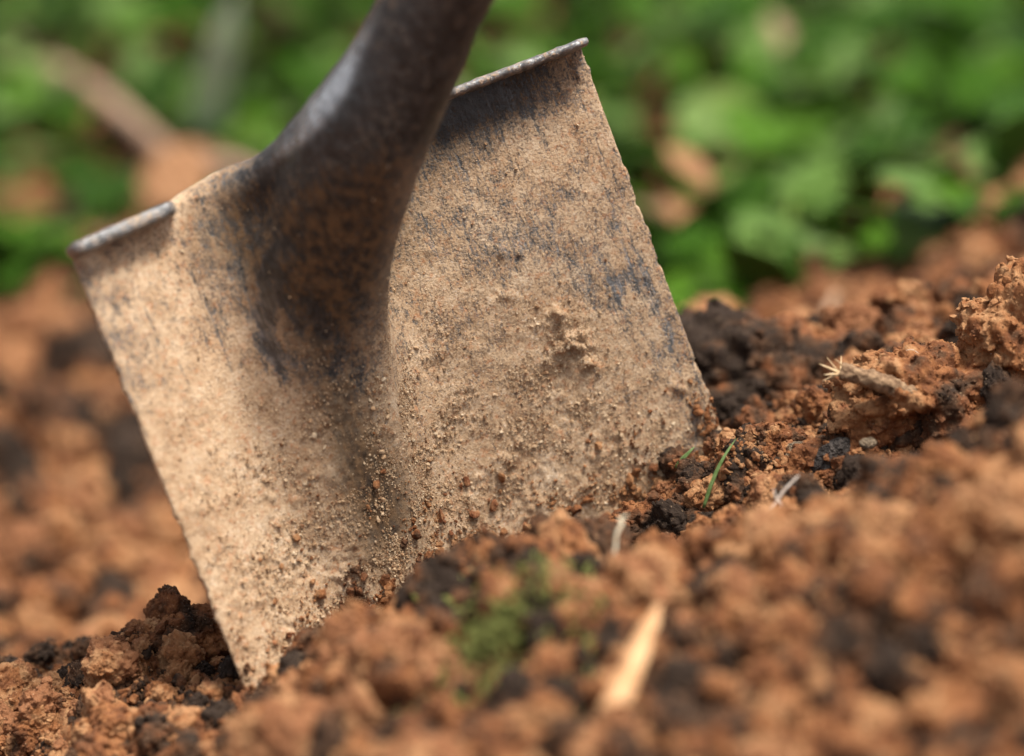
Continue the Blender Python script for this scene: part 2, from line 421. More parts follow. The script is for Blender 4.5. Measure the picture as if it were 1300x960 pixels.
# vertex normals
def vnorm(V, F):
    fn = np.cross(V[F[:, 2]] - V[F[:, 0]], V[F[:, 3]] - V[F[:, 1]]); N = np.zeros_like(V)
    for k in range(4):
        for q in range(3): N[:, q] += np.bincount(F[:, k], fn[:, q], len(V))
    return N / (np.linalg.norm(N, axis=1)[:, None] + 1e-9)
N = vnorm(V, F)
PX, PY = to_px(loc_to_w(V * MM))
def gm(cx_, cy_, rx, ry=None, rot=0.0):
    ry = ry or rx; c, s = math.cos(rot), math.sin(rot); dx, dy = PX - cx_, PY - cy_
    return np.exp(-((dx * c + dy * s) / rx) ** 2 - ((-dx * s + dy * c) / ry) ** 2)
def spade_masks(PX, PY, V):
    global _cx
    g = lambda cx_, cy_, rx, ry, rot=0.0: np.exp(-(((PX - cx_) * math.cos(rot) + (PY - cy_) * math.sin(rot)) / rx) ** 2 - ((-(PX - cx_) * math.sin(rot) + (PY - cy_) * math.cos(rot)) / ry) ** 2)
    cov = np.full(PX.shape, .69)
    cov += .30 * sstep(420, 640, PY)
    br = np.clip(.55 + 1.5 * fbm(V * np.array([1, .45, 1]) / 7, 4, 61), 0, 1.6)
    cov -= br * .19 * g(770, 370, 60, 110, -.35) ; cov -= br * .22 * g(860, 480, 20, 140, -.35); cov -= .25 * g(650, 300, 80, 50) * .6; cov -= .25 * g(870, 590, 30, 60)
    cov -= .28 * g(620, 130, 120, 40, -.35)
    cov -= br * .48 * g(345, 385, 48, 110, -.4); cov -= br * .22 * g(440, 430, 45, 80); cov -= .35 * g(400, 150, 45, 70, .6)
    cov -= .6 * g(410, 130, 70, 95, .6); cov -= .42 * g(550, 20, 100, 140); cov -= .3 * g(330, 215, 60, 12, -.4)
    cov -= .12 * g(150, 480, 60, 250, -.35); cov += .12 * g(300, 620, 90, 160, -.35)
    cov += .5 * g(720, 430, 60, 40, .4)
    dirt_shadow = sstep(0, 1, 1.3 * g(520, 50, 150, 150) + .8 * g(430, 260, 90, 120) + .85 * g(400, 330, 85, 140, -.3) + .6 * g(310, 290, 80, 60, -.3) + .7 * g(452, 580, 46, 150, -.3) + .5 * g(620, 120, 150, 35, -.35) + .45 * g(500, 660, 60, 90))  # brown wetter dirt, plus neck and right tread shade painted into the colour
    thick = sstep(430, 640, PY) * .8 + g(620, 520, 170, 130) * .7 + g(450, 540, 60, 120, -.3) * .6 + .15
    thick *= 1 - .85 * g(160, 600, 100, 350, -.35)
    thick *= 1 - .75 * sstep(250, 60, PY)
    shine = sstep(.05, 1.1, g(410, 132, 17, 50, .72) + .7 * g(448, 70, 12, 60, .5) + .6 * g(368, 185, 10, 40, .9))  # painted strip of sky highlight along the neck's left rim
    return np.clip(cov, 0, 1), np.clip(dirt_shadow, 0, 1), np.clip(thick, 0, 1), shine
cov, dirt_shadow, thick, shine = spade_masks(PX, PY, V)
front = np.clip(N[:, 2] * 1.5, 0, 1)
p = V.astype(np.float32)
gran = (.55 - cell(p / 3.2, 11)) * .9 + (.5 - cell(p / 1.9, 12)) * .5 + fbm(p / 6, 3, 13) * .5
disp = .12 * fbm(p / 2.2, 2, 14) + 1.35 * thick * front * (.22 + .80 * np.maximum(gran, -.35) * sstep(-.3, .5, fbm(p / 14, 3, 15)) + .25 * gran)
for cx_, cy_, r, a in [(725, 440, 24, 4.6), (708, 402, 15, 3.6), (748, 466, 14, 3.2), (612, 432, 15, 1.3), (690, 455, 12, 1.4), (560, 440, 18, .9), (545, 320, 8, .9), (632, 320, 12, 1.0), (660, 322, 6, .9),
                       (636, 378, 14, 1.1), (655, 385, 8, 1.0), (600, 455, 12, .9), (780, 560, 24, .9), (700, 545, 22, 1.0), (640, 590, 30, .9), (590, 500, 22, .9), (745, 505, 20, .8), (865, 490, 12, 1.2), (820, 350, 5, .8),
                       (480, 560, 20, 1.3), (430, 600, 22, 1.3), (730, 85, 9, 1.6), (735, 98, 6, 1.5), (560, 660, 26, 1.0), (690, 640, 28, .9), (450, 680, 26, 1.3)]:
    m = gm(cx_, cy_, r) * front; lump = np.clip(.55 + fbm(p / 4.0, 3, int(cx_)) * .9, 0, 1.6)
    disp += m * a * lump
V = V + N * disp[:, None]
fc = V[F].mean(1)
neckface = fc[:, 1] > 4.0                        # socket begins above the blade's top edge
def sub(name, sel, lab=None):
    f = F[sel]; used, inv = np.unique(f.ravel(), return_inverse=True)
    me = mesh_np(name, V[used] * MM, inv.reshape(f.shape)); fattr(me, 'mud', cov[used]); fattr(me, 'dirt_shadow', dirt_shadow[used]); fattr(me, 'shine', shine[used])
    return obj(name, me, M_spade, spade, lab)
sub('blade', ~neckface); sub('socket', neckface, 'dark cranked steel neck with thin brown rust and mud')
# treads folded forward along the top edge
def tread(a0, a1, seed, th):
    n = 90; aa = np.linspace(a0, a1, n); prof = []
    for k in range(20):
        t = 2 * math.pi * k / 20; cx2, cy2 = math.cos(t), math.sin(t)
        prof.append((np.sign(cx2) * abs(cx2) ** .45 * 6.2 + 4.4, np.sign(cy2) * abs(cy2) ** .7 * th))
    prof = np.array(prof); VV = []
    for a in aa:
        e = min(1.0, math.sqrt(max(0.02, 1 - (1 - min(a - a0, a1 - a, 4) / 4) ** 2)))
        z = dish(a) + prof[:, 0] * (0.55 + .45 * e); y = prof[:, 1] * (0.5 + .5 * e) + 0.2 + .10 * (prof[:, 0] - 4)
        VV.append(np.stack([np.full(20, a), y, z], 1))
    VV = np.concatenate(VV); FF = [(k * 20 + j, (k + 1) * 20 + j, (k + 1) * 20 + (j + 1) % 20, k * 20 + (j + 1) % 20) for k in range(n - 1) for j in range(20)]
    FF += [tuple(range(20)), tuple(range((n - 1) * 20, n * 20))[::-1]]
    VV = VV + np.stack([fbm(VV / 3, 3, seed + q) for q in range(3)], 1) * np.array([.1, .35, .3])
    me = mesh_py('tread', VV * MM, FF); fattr(me, 'mud', np.full(len(VV), .34) + .12 * fbm(VV / 9, 2, 8)); fattr(me, 'dirt_shadow', np.full(len(VV), .05)); fattr(me, 'shine', np.full(len(VV), .3))
    return obj('tread', me, M_spade, spade)
tread(-98.2, -57, 3, 2.5); tread(44, 98.2, 9, 1.7)
# wooden shaft beyond the socket (above the frame)
d = sp[0, :3] - sp[2, :3]; d /= np.linalg.norm(d)
q0 = sp[0, :3] - d * 6
tv, tf = tube([q0 + d * s for s in np.linspace(0, 420, 12)], np.linspace(14.2, 15.5, 12), 24)
obj('shaft', mesh_py('shaft', tv * MM, tf), plain('ash_wood', (.36, .24, .13), (.46, .32, .18), 60, .6, .0003, (1, 1, 1)), spade)

# ------------------------------------------------------------------ mud crumbs stuck to the blade
def lump_me(name, lvl, seed, rough=1.0, fine=1.0, squash=(1, .85, .75)):
    V, F = ico(lvl); V = V * np.array(squash)
    o = seed * 3.7
    d = rough * ((.55 - cell(V * 1.7 + o, seed)) * .55 + fbm(V * 1.1 + o, 3, seed) * .25)
    if lvl > 3: d = d + fine * ((.5 - cell(V * 4.6 + o, seed + 1)) * .20 + (.5 - cell(V * 11 + o, seed + 2)) * .075 + fbm(V * 9 + o, 3, seed + 3) * .05)
    V = V * (1 + d)[:, None]
    return mesh_np(name, V, F, smooth=lvl > 2)
def chip(seed, lvl=2, n=9, squash=(1, .85, .7)):
    r_ = np.random.default_rng(seed); V, F = ico(lvl); V = V.copy()
    for k in range(n):
        nn_ = r_.normal(size=3); nn_ /= np.linalg.norm(nn_); d_ = r_.uniform(.45, .8); ex = np.maximum(V @ nn_ - d_, 0); V -= ex[:, None] * nn_
    V = V * (1 + .22 * pn(V * 2.3 + seed * 1.7, seed) + .12 * pn(V * 5.1 + seed, seed + 1))[:, None] * np.array(squash)
    return V, F
def chip_me(name, seed): V, F = chip(seed); return mesh_np(name, V, F, False)
def aggregate(name, lvl, seed, n, squash=(1, .85, .75), c0=.05, c1=.16):
    """a lump studded with smaller crumbs, all one clod of soil"""
    r_ = np.random.default_rng(seed); core = lump_me(name, lvl, seed, .9, 1.0, squash)
    CVt = np.empty(len(core.vertices) * 3, np.float32); core.vertices.foreach_get('co', CVt); CVt = CVt.reshape(-1, 3)
    CF = np.empty(len(core.polygons) * 3, np.int32); core.polygons.foreach_get('vertices', CF); CF = CF.reshape(-1, 3)
    bpy.data.meshes.remove(core)
    CH = [chip(seed * 10 + q, 2) for q in range(6)]; Vs, Fs, m = [CVt], [CF], len(CVt)
    for k in range(n):
        c = CVt[r_.integers(len(CVt))]; s_ = min(c0 * (1 + r_.pareto(2.6)), c1)
        IV, IF = CH[k % 6]; R_ = np.linalg.qr(r_.normal(size=(3, 3)))[0]; q = (IV @ R_) * s_ * r_.uniform(.8, 1.5) + c * (1 - .1 * s_)
        Vs.append(q); Fs.append(IF + m); m += len(q)
    return mesh_np(name, np.concatenate(Vs), np.concatenate(Fs), False)
def template(meshes, mat, cname):
    col = bpy.data.collections.new(cname)
    for k, me in enumerate(meshes):
        if not me.materials: me.materials.append(mat)
        o = bpy.data.objects.new('crumb_shape', me); col.objects.link(o)
    return col
def scatter(name, pts, scl, rot, col, label, parent=None, mat=None):
    me = bpy.data.meshes.new(name); me.vertices.add(len(pts)); me.vertices.foreach_set('co', np.asarray(pts, np.float32).ravel())
    a = me.attributes.new('rot', 'FLOAT_VECTOR', 'POINT'); a.data.foreach_set('vector', np.asarray(rot, np.float32).ravel())
    a = me.attributes.new('scl', 'FLOAT_VECTOR', 'POINT'); a.data.foreach_set('vector', np.asarray(scl, np.float32).ravel())
    o = obj(name, me, None, parent, label, None, None, 'stuff')
    ng = bpy.data.node_groups.new(name, 'GeometryNodeTree')
    ng.interface.new_socket('Geometry', in_out='INPUT', socket_type='NodeSocketGeometry')
    ng.interface.new_socket('Geometry', in_out='OUTPUT', socket_type='NodeSocketGeometry')
    N_, L_ = ng.nodes, ng.links
    gi, go = N_.new('NodeGroupInput'), N_.new('NodeGroupOutput')
    ip = N_.new('GeometryNodeInstanceOnPoints'); ci = N_.new('GeometryNodeCollectionInfo')
    ci.inputs['Collection'].default_value = col; ci.inputs['Separate Children'].default_value = True; ci.inputs['Reset Children'].default_value = True
    m2p = N_.new('GeometryNodeMeshToPoints')
    L_.new(gi.outputs[0], m2p.inputs[0]); L_.new(m2p.outputs[0], ip.inputs['Points']); L_.new(ci.outputs[0], ip.inputs['Instance'])
    ip.inputs['Pick Instance'].default_value = True
    for nm, sk in (('rot', 'Rotation'), ('scl', 'Scale')):
        na = N_.new('GeometryNodeInputNamedAttribute'); na.data_type = 'FLOAT_VECTOR'; na.inputs[0].default_value = nm
        if sk == 'Rotation':
            e2r = N_.new('FunctionNodeEulerToRotation'); L_.new(na.outputs[0], e2r.inputs[0]); L_.new(e2r.outputs[0], ip.inputs[sk])
        else: L_.new(na.outputs[0], ip.inputs[sk])
    rv = N_.new('FunctionNodeRandomValue'); rv.data_type = 'INT'; rv.inputs['Max'].default_value = max(0, len(col.objects) - 1)
    rv.inputs[4].default_value = 0; rv.inputs[5].default_value = len(col.objects) - 1
    L_.new(rv.outputs[2], ip.inputs['Instance Index'])
    L_.new(ip.outputs[0], go.inputs[0])
    md = o.modifiers.new('scatter', 'NODES'); md.node_group = ng
    return o
def mud_mat():
    t = NT('dry_mud'); pos = t.geo.outputs['Position']; oi = t.n('ShaderNodeObjectInfo')
    s = t.math('ADD', t.math('MULTIPLY', t.noise(pos, 400, 3), .6), t.math('MULTIPLY', oi.outputs['Random'], .4))
    c = t.ramp(s, [(.25, (.20, .09, .04)), (.42, (.40, .25, .135)), (.6, (.52, .37, .23)), (.75, (.62, .49, .34))])
    return t.set(Base_Color=c, Roughness=.95, Normal=t.bump(t.noise(pos, 2500, 2), .0004))
M_mud = mud_mat()
col_small = template([chip_me('crumb', 20 + k) for k in range(10)], M_mud, 'mud_shapes')
fr = (N[:, 2] > .15) & (V[:, 1] > -175) & (PX > 60)
cand = np.where(fr)[0]
p3 = V[cand].astype(np.float32)
wgt = (.08 + thick[cand] * 1.2) * np.clip(.35 + fbm(p3 / 12, 3, 33) * 1.2, 0.03, 2) * (.15 + cov[cand])
wgt *= 1 - .93 * sstep(480, 380, PY[cand]) * dirt_shadow[cand]
wgt += 2.2 * np.exp(-((PX[cand] - 722) / 32) ** 2 - ((PY[cand] - 435) / 38) ** 2)
pick = RNG.choice(cand, 34000, p=wgt / wgt.sum())
sz = .20 + .20 * RNG.pareto(3.4, len(pick)); sz = np.clip(sz, .2, 1.05) * (.7 + .5 * thick[pick])
scatter('mud_crumbs', (V[pick] + N[pick] * sz[:, None] * .25 + RNG.normal(size=(len(pick), 3)) * .25) * MM, (sz[:, None] * RNG.uniform(.7, 1.2, (len(pick), 3))) * MM,
        RNG.uniform(0, 6.28, (len(pick), 3)), col_small, 'dry tan mud crumbs stuck on the blade', spade)

# ------------------------------------------------------------------ soil crumbs and clods over the ground
col_mid = template([aggregate('crumb', 4, 40 + k, 70, c0=.08, c1=.28) for k in range(8)], M_clod, 'clod_shapes')
col_fine = template([chip_me('crumb', 60 + k) for k in range(10)], M_clod, 'fine_shapes')
col_big = template([aggregate('crumb', 5, 80 + k, 420, c0=.04, c1=.16) for k in range(8)], M_clod, 'big_shapes')
def lay(n, x0, x1, y0, y1, smin_, smax, alpha, sink=.25, keep=None):
    x = RNG.uniform(x0, x1, n); y = RNG.uniform(y0, y1, n)
    if keep is not None:
        k = keep(x, y); x, y = x[k], y[k]
    s = np.clip(smin_ * (1 + RNG.pareto(alpha, len(x))), smin_, smax)
    z = hgt(x, y) + s * sink
    return np.stack([x, y, z], 1), s[:, None] * RNG.uniform(.75, 1.15, (len(x), 3)), RNG.uniform(0, 6.28, (len(x), 3))
def off_blade(x, y, r=0.0):
    W_ = np.stack([x, y, hgt(x, y)], 1) - cam2w(OC); l = np.stack([W_ @ Wu, W_ @ Wv, W_ @ Wn], 1) / MM
    return ~((np.abs(l[:, 0]) < 100) & (np.abs(l[:, 2] - dish(l[:, 0])) < 2 + r))
a = lay(42000, -.22, .25, -.22, .12, .0008, .0035, 2.4, keep=lambda x, y: off_blade(x, y))
scatter('soil_crumbs', *a[:1], a[1], a[2], col_fine, 'fine reddish crumbs of loose soil round the spade')
a = lay(70000, -.22, .26, -.075, .075, .0005, .0020, 2.6, keep=lambda x, y: off_blade(x, y))
scatter('soil_grit', *a[:1], a[1], a[2], col_fine, 'fine grit over the sharp strip of soil at the spade')
a = lay(6200, -.25, .30, -.24, .20, .0026, .009, 2.6, keep=lambda x, y: off_blade(x, y, 4))
scatter('soil_lumps', *a[:1], a[1], a[2], col_mid, 'crumbly brown soil lumps round the spade')
a = lay(330, -.30, .35, -.26, .30, .0075, .016, 3, .1, keep=lambda x, y: off_blade(x, y, 16) & ~((y > -.05) & (y < .045) & (x > .03)))
scatter('soil_clods', *a[:1], a[1], a[2], col_big, 'larger soil clods over the dug heap')
def clear_of_debris(x, y):
    px_, py_ = to_px(np.stack([x, y, hgt(x, y)], 1)); return ~((px_ > 540) & (px_ < 880) & (py_ > 730) & (py_ < 925))
a = lay(90, -.24, .30, -.24, -.098, .011, .020, 4, -.15, keep=clear_of_debris)
scatter('soil_clods', *a[:1], a[1], a[2], col_big, 'large blurred clods on the front of the heap')
a = lay(9000, -.7, 1.0, .1, 1.1, .004, .020, 2.2)
scatter('distant_soil_lumps', *a[:1], a[1], a[2], col_mid, 'blurred reddish soil lumps behind the spade')

def gz(px, py, up=0.0):                                        # depth (mm nearer than focus) at which a pixel's ray meets the soil
    o_ = CB * D * MM; d_ = P(px, py, 0) - o_; t = .62
    while t < 4:
        q = o_ + d_ * t
        if q[2] < hgt(q[0], q[1]) + up: break
        t += .001
    return float((q / MM) @ CB)
line = np.interp(PX[cand], [250, 330, 400, 480, 600, 700, 760, 850, 920], [1000, 900, 850, 790, 735, 715, 700, 640, 575])
ws = np.exp(-np.clip(line - PY[cand], 0, 400) / 34.0) * (PY[cand] < line + 30) * np.clip(.3 + fbm(p3 / 9, 3, 35) * 1.6, .02, 2)
pick = RNG.choice(cand, 9500, p=ws / ws.sum()); sz = np.clip(.30 + .38 * RNG.pareto(2.4, len(pick)), .3, 2.6)
col_spill = template([chip_me('crumb', 160 + k) for k in range(8)], M_brown, 'spill_shapes')
scatter('soil_spill', loc_to_w((V[pick] + N[pick] * (sz[:, None] * .3 + .2)) * MM * 1.0), (sz[:, None] * RNG.uniform(.7, 1.2, (len(pick), 3))) * MM, RNG.uniform(0, 6.28, (len(pick), 3)), col_spill,
        'loose reddish soil spilled against the foot of the blade')
# ------------------------------------------------------------------ single clods, stones and roots
def clod(px, py, z, rad, mat, name, label, cat, seed, rot=(0, 0, 0), sq=(1, .8, .7), lvl=5, rough=1.0, fine=1.0):
    me = lump_me(name, lvl, seed, rough, fine, sq); me.materials.append(mat)
    o = obj(name, me, None, None, label, cat)
    if 'clod' in name:
        v = np.empty(len(me.vertices) * 3, np.float32); me.vertices.foreach_get('co', v); v = v.reshape(-1, 3)
        r_ = np.random.default_rng(seed); CH = [chip(seed * 10 + q, 2) for q in range(6)]; n_ = int(100 + 55 * rad); Vs, Fs = [], []
        for k in range(n_):
            c = v[r_.integers(len(v))]; s_ = min(.5 * (1 + r_.pareto(2.3)), 2.6) / rad
            IV, IF = CH[k % 6]; Vs.append((IV @ np.linalg.qr(r_.normal(size=(3, 3)))[0]) * s_ * r_.uniform(.8, 1.5) + c * (1 - .1 * s_)); Fs.append(IF + k * len(IV))
        cm = mesh_np('crumbs', np.concatenate(Vs), np.concatenate(Fs), False); obj('crumbs', cm, mat, o, kind='stuff')
    o.location = Vector(P(px, py, z)); o.scale = (rad * MM,) * 3; o.rotation_euler = rot
    return o
M_stone = plain('dark_stone', (.045, .034, .030), (.10, .080, .070), 1.6, .85, .05)
M_peb = plain('pale_pebble', (.40, .27, .16), (.52, .40, .27), 2.2, .8, .05)
M_white = plain('white_pebble', (.62, .58, .56), (.75, .72, .70), 2.0, .5, .02)
clod(1182, 502, -2, 22, M_brown, 'soil_clod', 'big crumbly brown clod right of the blade with the broken root on top', 'clod', 101, (.2, .1, .3), (1.5, .8, .78), 6)
clod(1108, 535, 0, 14, M_brown2, 'soil_clod', 'dark olive clod face under the broken root', 'clod', 102, (0, .3, 0), (1.0, .8, 1.0), 6)
clod(1290, 425, -4, 20, M_brown, 'soil_clod', 'tall brown clod at the right edge above the heap', 'clod', 103, (0, .4, .2), (.9, .8, 1.3), 6)
clod(960, 590, -4, 12, M_clod, 'soil_clod', 'rust red clod just right of the blade corner', 'clod', 104, (0, 0, .4), (1.1, .8, .95), 6)
clod(1085, 590, 5, 10, M_brown, 'soil_clod', 'small hollow brown clod under the dark stone', 'clod', 105, (0, 0, .4), (1.3, .8, .9), 6)
clod(822, 672, -12, 11.5, M_dark, 'humus_clod', 'small black humus clod at the foot of the blade', 'clod', 106, (.3, 0, .2), (1.25, .8, .8), 6, 1.2)
clod(945, 470, -95, 24, M_dark, 'humus_clod', 'blurred dark clod behind the right edge of the blade', 'clod', 107, (.3, 0, .2), (1.5, 1, .8), 5)
clod(905, 500, -120, 22, M_dark, 'humus_clod', 'blackish clod in the hollow half hidden behind the blade', 'clod', 117, (.3, 1, .2), (1.5, 1, .8), 5)
clod(1053, 582, gz(1053, 582) + 7, 7.5, M_stone, 'stone', 'dark grey oval stone below the root clod', 'stone', 108, (0, -.9, 0), (1.25, .6, .62), 4, .25, .2)
clod(1011, 578, gz(1011, 578) + 6, 5.6, M_peb, 'pebble', 'round pale tan pebble beside the red clod', 'pebble', 109, (0, 0, .4), (1, .8, .85), 4, .3, .5)
clod(1102, 563, 19, 2.8, M_peb, 'pebble', 'tiny tan pebble in soil below the root clod', 'pebble', 110, (0, 0, .4), (1.1, .8, .7), 4, .3)
clod(1036, 437, -330, 5.5, M_white, 'pebble', 'blurred white pebble on the far soil', 'pebble', 111, (0, 0, .4), (1.2, .8, .8), 4, .2)
clod(600, 747, 74, 12, M_clod, 'soil_clod', 'blurred orange clod standing at the left end of the front ridge', 'clod', 112, (0, 0, .4), (1.0, .8, 1.2), 5)
clod(740, 752, 66, 13, M_clod, 'soil_clod', 'blurred brown clod on the front ridge below the blade centre', 'clod', 113, (0, 0, .4), (1.4, .8, .9), 5)
clod(670, 800, 95, 14, M_dark, 'humus_clod', 'dark grey clod above the green moss tuft', 'clod', 114, (0, 0, .4), (1.5, .8, .8), 5)
clod(1150, 634, 92, 14, M_clod, 'soil_clod', 'large blurred clod cresting the heap in front of the root', 'clod', 115, (0, 0, .4), (1.3, .9, .9), 5)
clod(250, 812, -16, 11, M_dark, 'humus_clod', 'dark clod on the small mound beside the left blade edge', 'clod', 116, (0, 0, .4), (1.5, .9, .9), 6)

# broken root
M_bark = plain('root_bark', (.13, .07, .035), (.36, .23, .13), 420, .9, .002)
M_fray = plain('root_wood', (.44, .29, .15), (.66, .50, .30), 300, .7, .0003)
root = bpy.data.objects.new('broken_root', None); S.collection.objects.link(root); rb = P(1140, 492, 0); root.location = Vector(rb)
root['label'] = 'short broken root with frayed pale end jutting from the clod'; root['category'] = 'root'
pts = smooth_line([P(1155, 500, 14) - rb, P(1122, 487, 19) - rb, P(1092, 477, 19) - rb, P(1067, 471, 19) - rb], 26)
tv, tf = tube(pts, np.interp(np.linspace(0, 1, 26), [0, .4, .8, 1], [.0036, .0030, .0026, .0030]), 20, True, .0007, 5)
obj('bark_stem', mesh_py('bark_stem', tv, tf), M_bark, root)
for k, (tx, ty, tz, r) in enumerate([(1040, 462, 6, .8), (1044, 484, 8, .9), (1050, 454, 4, .5), (1068, 452, 2, .4), (1060, 456, 7, .4), (1046, 476, 10, .7)]):
    e = P(tx, ty, tz + 14) - rb; s0_ = pts[-2] + (RNG.uniform(-1, 1, 3) * .0014)
    tv, tf = tube(smooth_line([s0_, (s0_ + e) / 2 + RNG.normal(size=3) * .0005, e], 7), np.linspace(r, .12, 7) * MM, 5)
    obj('splinter', mesh_py('splinter', tv, tf), M_fray, root)

def strand(name, pts, r, mat, label, cat, n=24):
    if name == 'rootlet' and pts[0][0] > 900: zb = gz(990, 645, .005) + 6; pts = [(a_, b_, zb + c_ * .3) for a_, b_, c_ in pts]
    pts = np.array([P(*q) for q in pts]); b = pts[0]
    rr = np.interp(np.linspace(0, 1, n), np.linspace(0, 1, len(r)), r) * MM
    tv, tf = tube(smooth_line(pts - b, n), rr, 7)
    o = obj(name, mesh_py(name, tv, tf), mat, None, label, cat); o.location = Vector(b); return o
def blade_leaf(name, pts, wd, mat, label, cat, n=18, lean=(0.5, 0, .3)):
    pts = smooth_line(np.array([P(*q) for q in pts]), n); b = pts[0].copy(); T = np.gradient(pts, axis=0); T /= np.linalg.norm(T, axis=1)[:, None]
    side = np.cross(T, np.array([0.2, -1, .3])); side /= np.linalg.norm(side, axis=1)[:, None]; nrm = np.cross(side, T)
    ww = np.interp(np.linspace(0, 1, n), [0, .15, .5, .85, 1], [.7, 1, .9, .5, .03]) * wd * MM
    cs = [(-1, .25), (-.5, 0), (0, -.18), (.5, 0), (1, .25), (.5, .16), (0, -.02), (-.5, .16)]
    V = np.concatenate([[pts[k] - b + side[k] * ww[k] * c + nrm[k] * ww[k] * d for c, d in cs] for k in range(n)])
    F = [(k * 8 + j, k * 8 + (j + 1) % 8, (k + 1) * 8 + (j + 1) % 8, (k + 1) * 8 + j) for k in range(n - 1) for j in range(8)] + [tuple(range(8))[::-1], tuple(range((n - 1) * 8, n * 8))]
    o = obj(name, mesh_py(name, V, F), mat, None, label, cat); o.location = Vector(b); return o
M_grass = plain('grass_green', (.10, .17, .045), (.17, .26, .09), 300, .5, .0002)
M_rootlet = plain('rootlet_pale', (.60, .50, .34), (.72, .64, .48), 500, .7, .0002)
M_rootgrey = plain('rootlet_grey', (.42, .34, .28), (.58, .50, .44), 500, .7, .0002)
blade_leaf('grass_strand', [(893, 645, gz(893, 645, .006)), (904, 612, gz(893, 645, .006) + 2), (918, 582, gz(893, 645, .006) + 2), (935, 556, gz(893, 645, .006))], .75, M_grass, 'longer green grass blade upright at the blade corner', 'grass')
blade_leaf('grass_strand', [(858, 594, -19), (866, 583, -18), (874, 575, -18), (882, 567, -19)], .8, M_grass, 'short green grass scrap stuck on the muddy blade', 'grass')
strand('rootlet', [(a_, b_, gz(782, 705, .004) + 2 + c_) for a_, b_, c_ in ((776, 730, 1), (781, 698, 0), (783, 678, 0), (790, 664, -1), (786, 660, -2), (797, 654, -3))], [.6, .55, .5, .5, .3], M_rootlet, 'pale yellow rootlet standing left of the black clod', 'rootlet', 30)
strand('rootlet', [(976, 648, 12), (986, 636, 8), (996, 622, 6), (1008, 610, 4), (1014, 604, 2)], [.5, .5, .4, .25], M_rootgrey, 'greyish rootlet lying over soil in front of the stone', 'rootlet')
strand('rootlet', [(982, 622, 8), (986, 634, 9), (992, 640, 8), (990, 650, 8)], [.3, .5, .4], M_rootgrey, 'tiny forked rootlet crossing the greyish one', 'rootlet')
strand('root_hair', [(1150, 462, 0), (1148, 448, 2), (1158, 444, 3), (1172, 452, 3), (1190, 456, 2), (1205, 462, 0)], [.12, .12, .1], M_rootgrey, 'hair-thin root looping over the root clod', 'root hair', 40)
strand('root_hair', [(1235, 470, 0), (1238, 452, 2), (1250, 446, 3), (1266, 452, 2)], [.18, .15, .1], M_rootlet, 'curled hair root beside the right edge clod', 'root hair', 30)
strand('root_hair', [(1252, 430, 2), (1256, 446, 6), (1268, 455, 5), (1280, 452, 2)], [.25, .2, .2], M_rootgrey, 'pale hair root hanging from the right edge clod', 'root hair', 30)
# wood splinter in the foreground
M_chip = plain('split_wood', (.42, .21, .09), (.58, .35, .18), 150, .6, .0006, (1, 1, .25))
cpx = ((776, 900), (796, 858), (814, 812), (836, 768)); cz = [gz(a, b_, .007) for a, b_ in cpx]
cl_ = np.linspace(cz[0], cz[-1], 4); cl_ = cl_ + max(0, max(np.array(cz) - cl_))
cpt = [P(a, b_, z_) for (a, b_), z_ in zip(cpx, cl_)]
b = cpt[0]; pts = smooth_line(np.array(cpt) - b, 16); sd_ = np.array([1, .1, .35]); sd_ /= np.linalg.norm(sd_)
ww = np.interp(np.linspace(0, 1, 16), [0, .4, .8, 1], [5.0, 4.6, 3.6, 1.0]) * MM
up = np.array([-.2, -.5, .8]); cs = [(-1, -.3), (-.8, .25), (-.1, .5), (.7, .3), (1, -.2), (0, -.5)]
CV = np.concatenate([[pts[k] + sd_ * ww[k] * c + up * ww[k] * d * .8 for c, d in cs] for k in range(16)])
CV = CV + np.stack([fbm(CV * 250, 2, q) for q in range(3)], 1) * .0006
o = obj('wood_splinter', mesh_py('wood_splinter', CV, [(k * 6 + j, k * 6 + (j + 1) % 6, (k + 1) * 6 + (j + 1) % 6, (k + 1) * 6 + j) for k in range(15) for j in range(6)] + [tuple(range(6))[::-1], tuple(range(90, 96))], False),
        M_chip, None, 'blurred orange tan wood splinter lying in the foreground soil', 'wood splinter'); o.location = Vector(b)

# ------------------------------------------------------------------ leaves
def leaf_mesh(name, seed, L=1.0, W=.8, fold=.15, lobes=0.0, curl=.2):
    r = np.random.default_rng(seed); n = 7; V = []; F = []
    for k in range(n):
        t = k / (n - 1); wd = W * .5 * (math.sin(math.pi * min(1, t * .93 + .07)) ** .65) * (1 + lobes * (k % 2))
        if k == n - 1: wd = .01
        zc = -curl * (t - .35) ** 2 + r.normal() * .01
        for s in (-1, -.5, 0, .5, 1):
            V.append((s * wd, t * L, zc + fold * abs(s) * wd + r.normal() * .012 - (.10 * wd if abs(s) == 1 else 0)))
    for k in range(n - 1):
        for j in range(4): F.append((k * 5 + j, k * 5 + j + 1, (k + 1) * 5 + j + 1, (k + 1) * 5 + j))
    m = len(V); V += [(x, y, z - .012) for x, y, z in V]; F += [tuple(m + i for i in f[::-1]) for f in F]
    ring = [0, 1, 2, 3, 4] + [5 * k + 4 for k in range(1, n)] + [(n - 1) * 5 + j for j in (3, 2, 1, 0)] + [5 * k for k in range(n - 2, 0, -1)]
    for i in range(len(ring)):
        p_, q_ = ring[i], ring[(i + 1) % len(ring)]; F.append((q_, p_, m + p_, m + q_))
    return mesh_py(name, np.array(V), F)
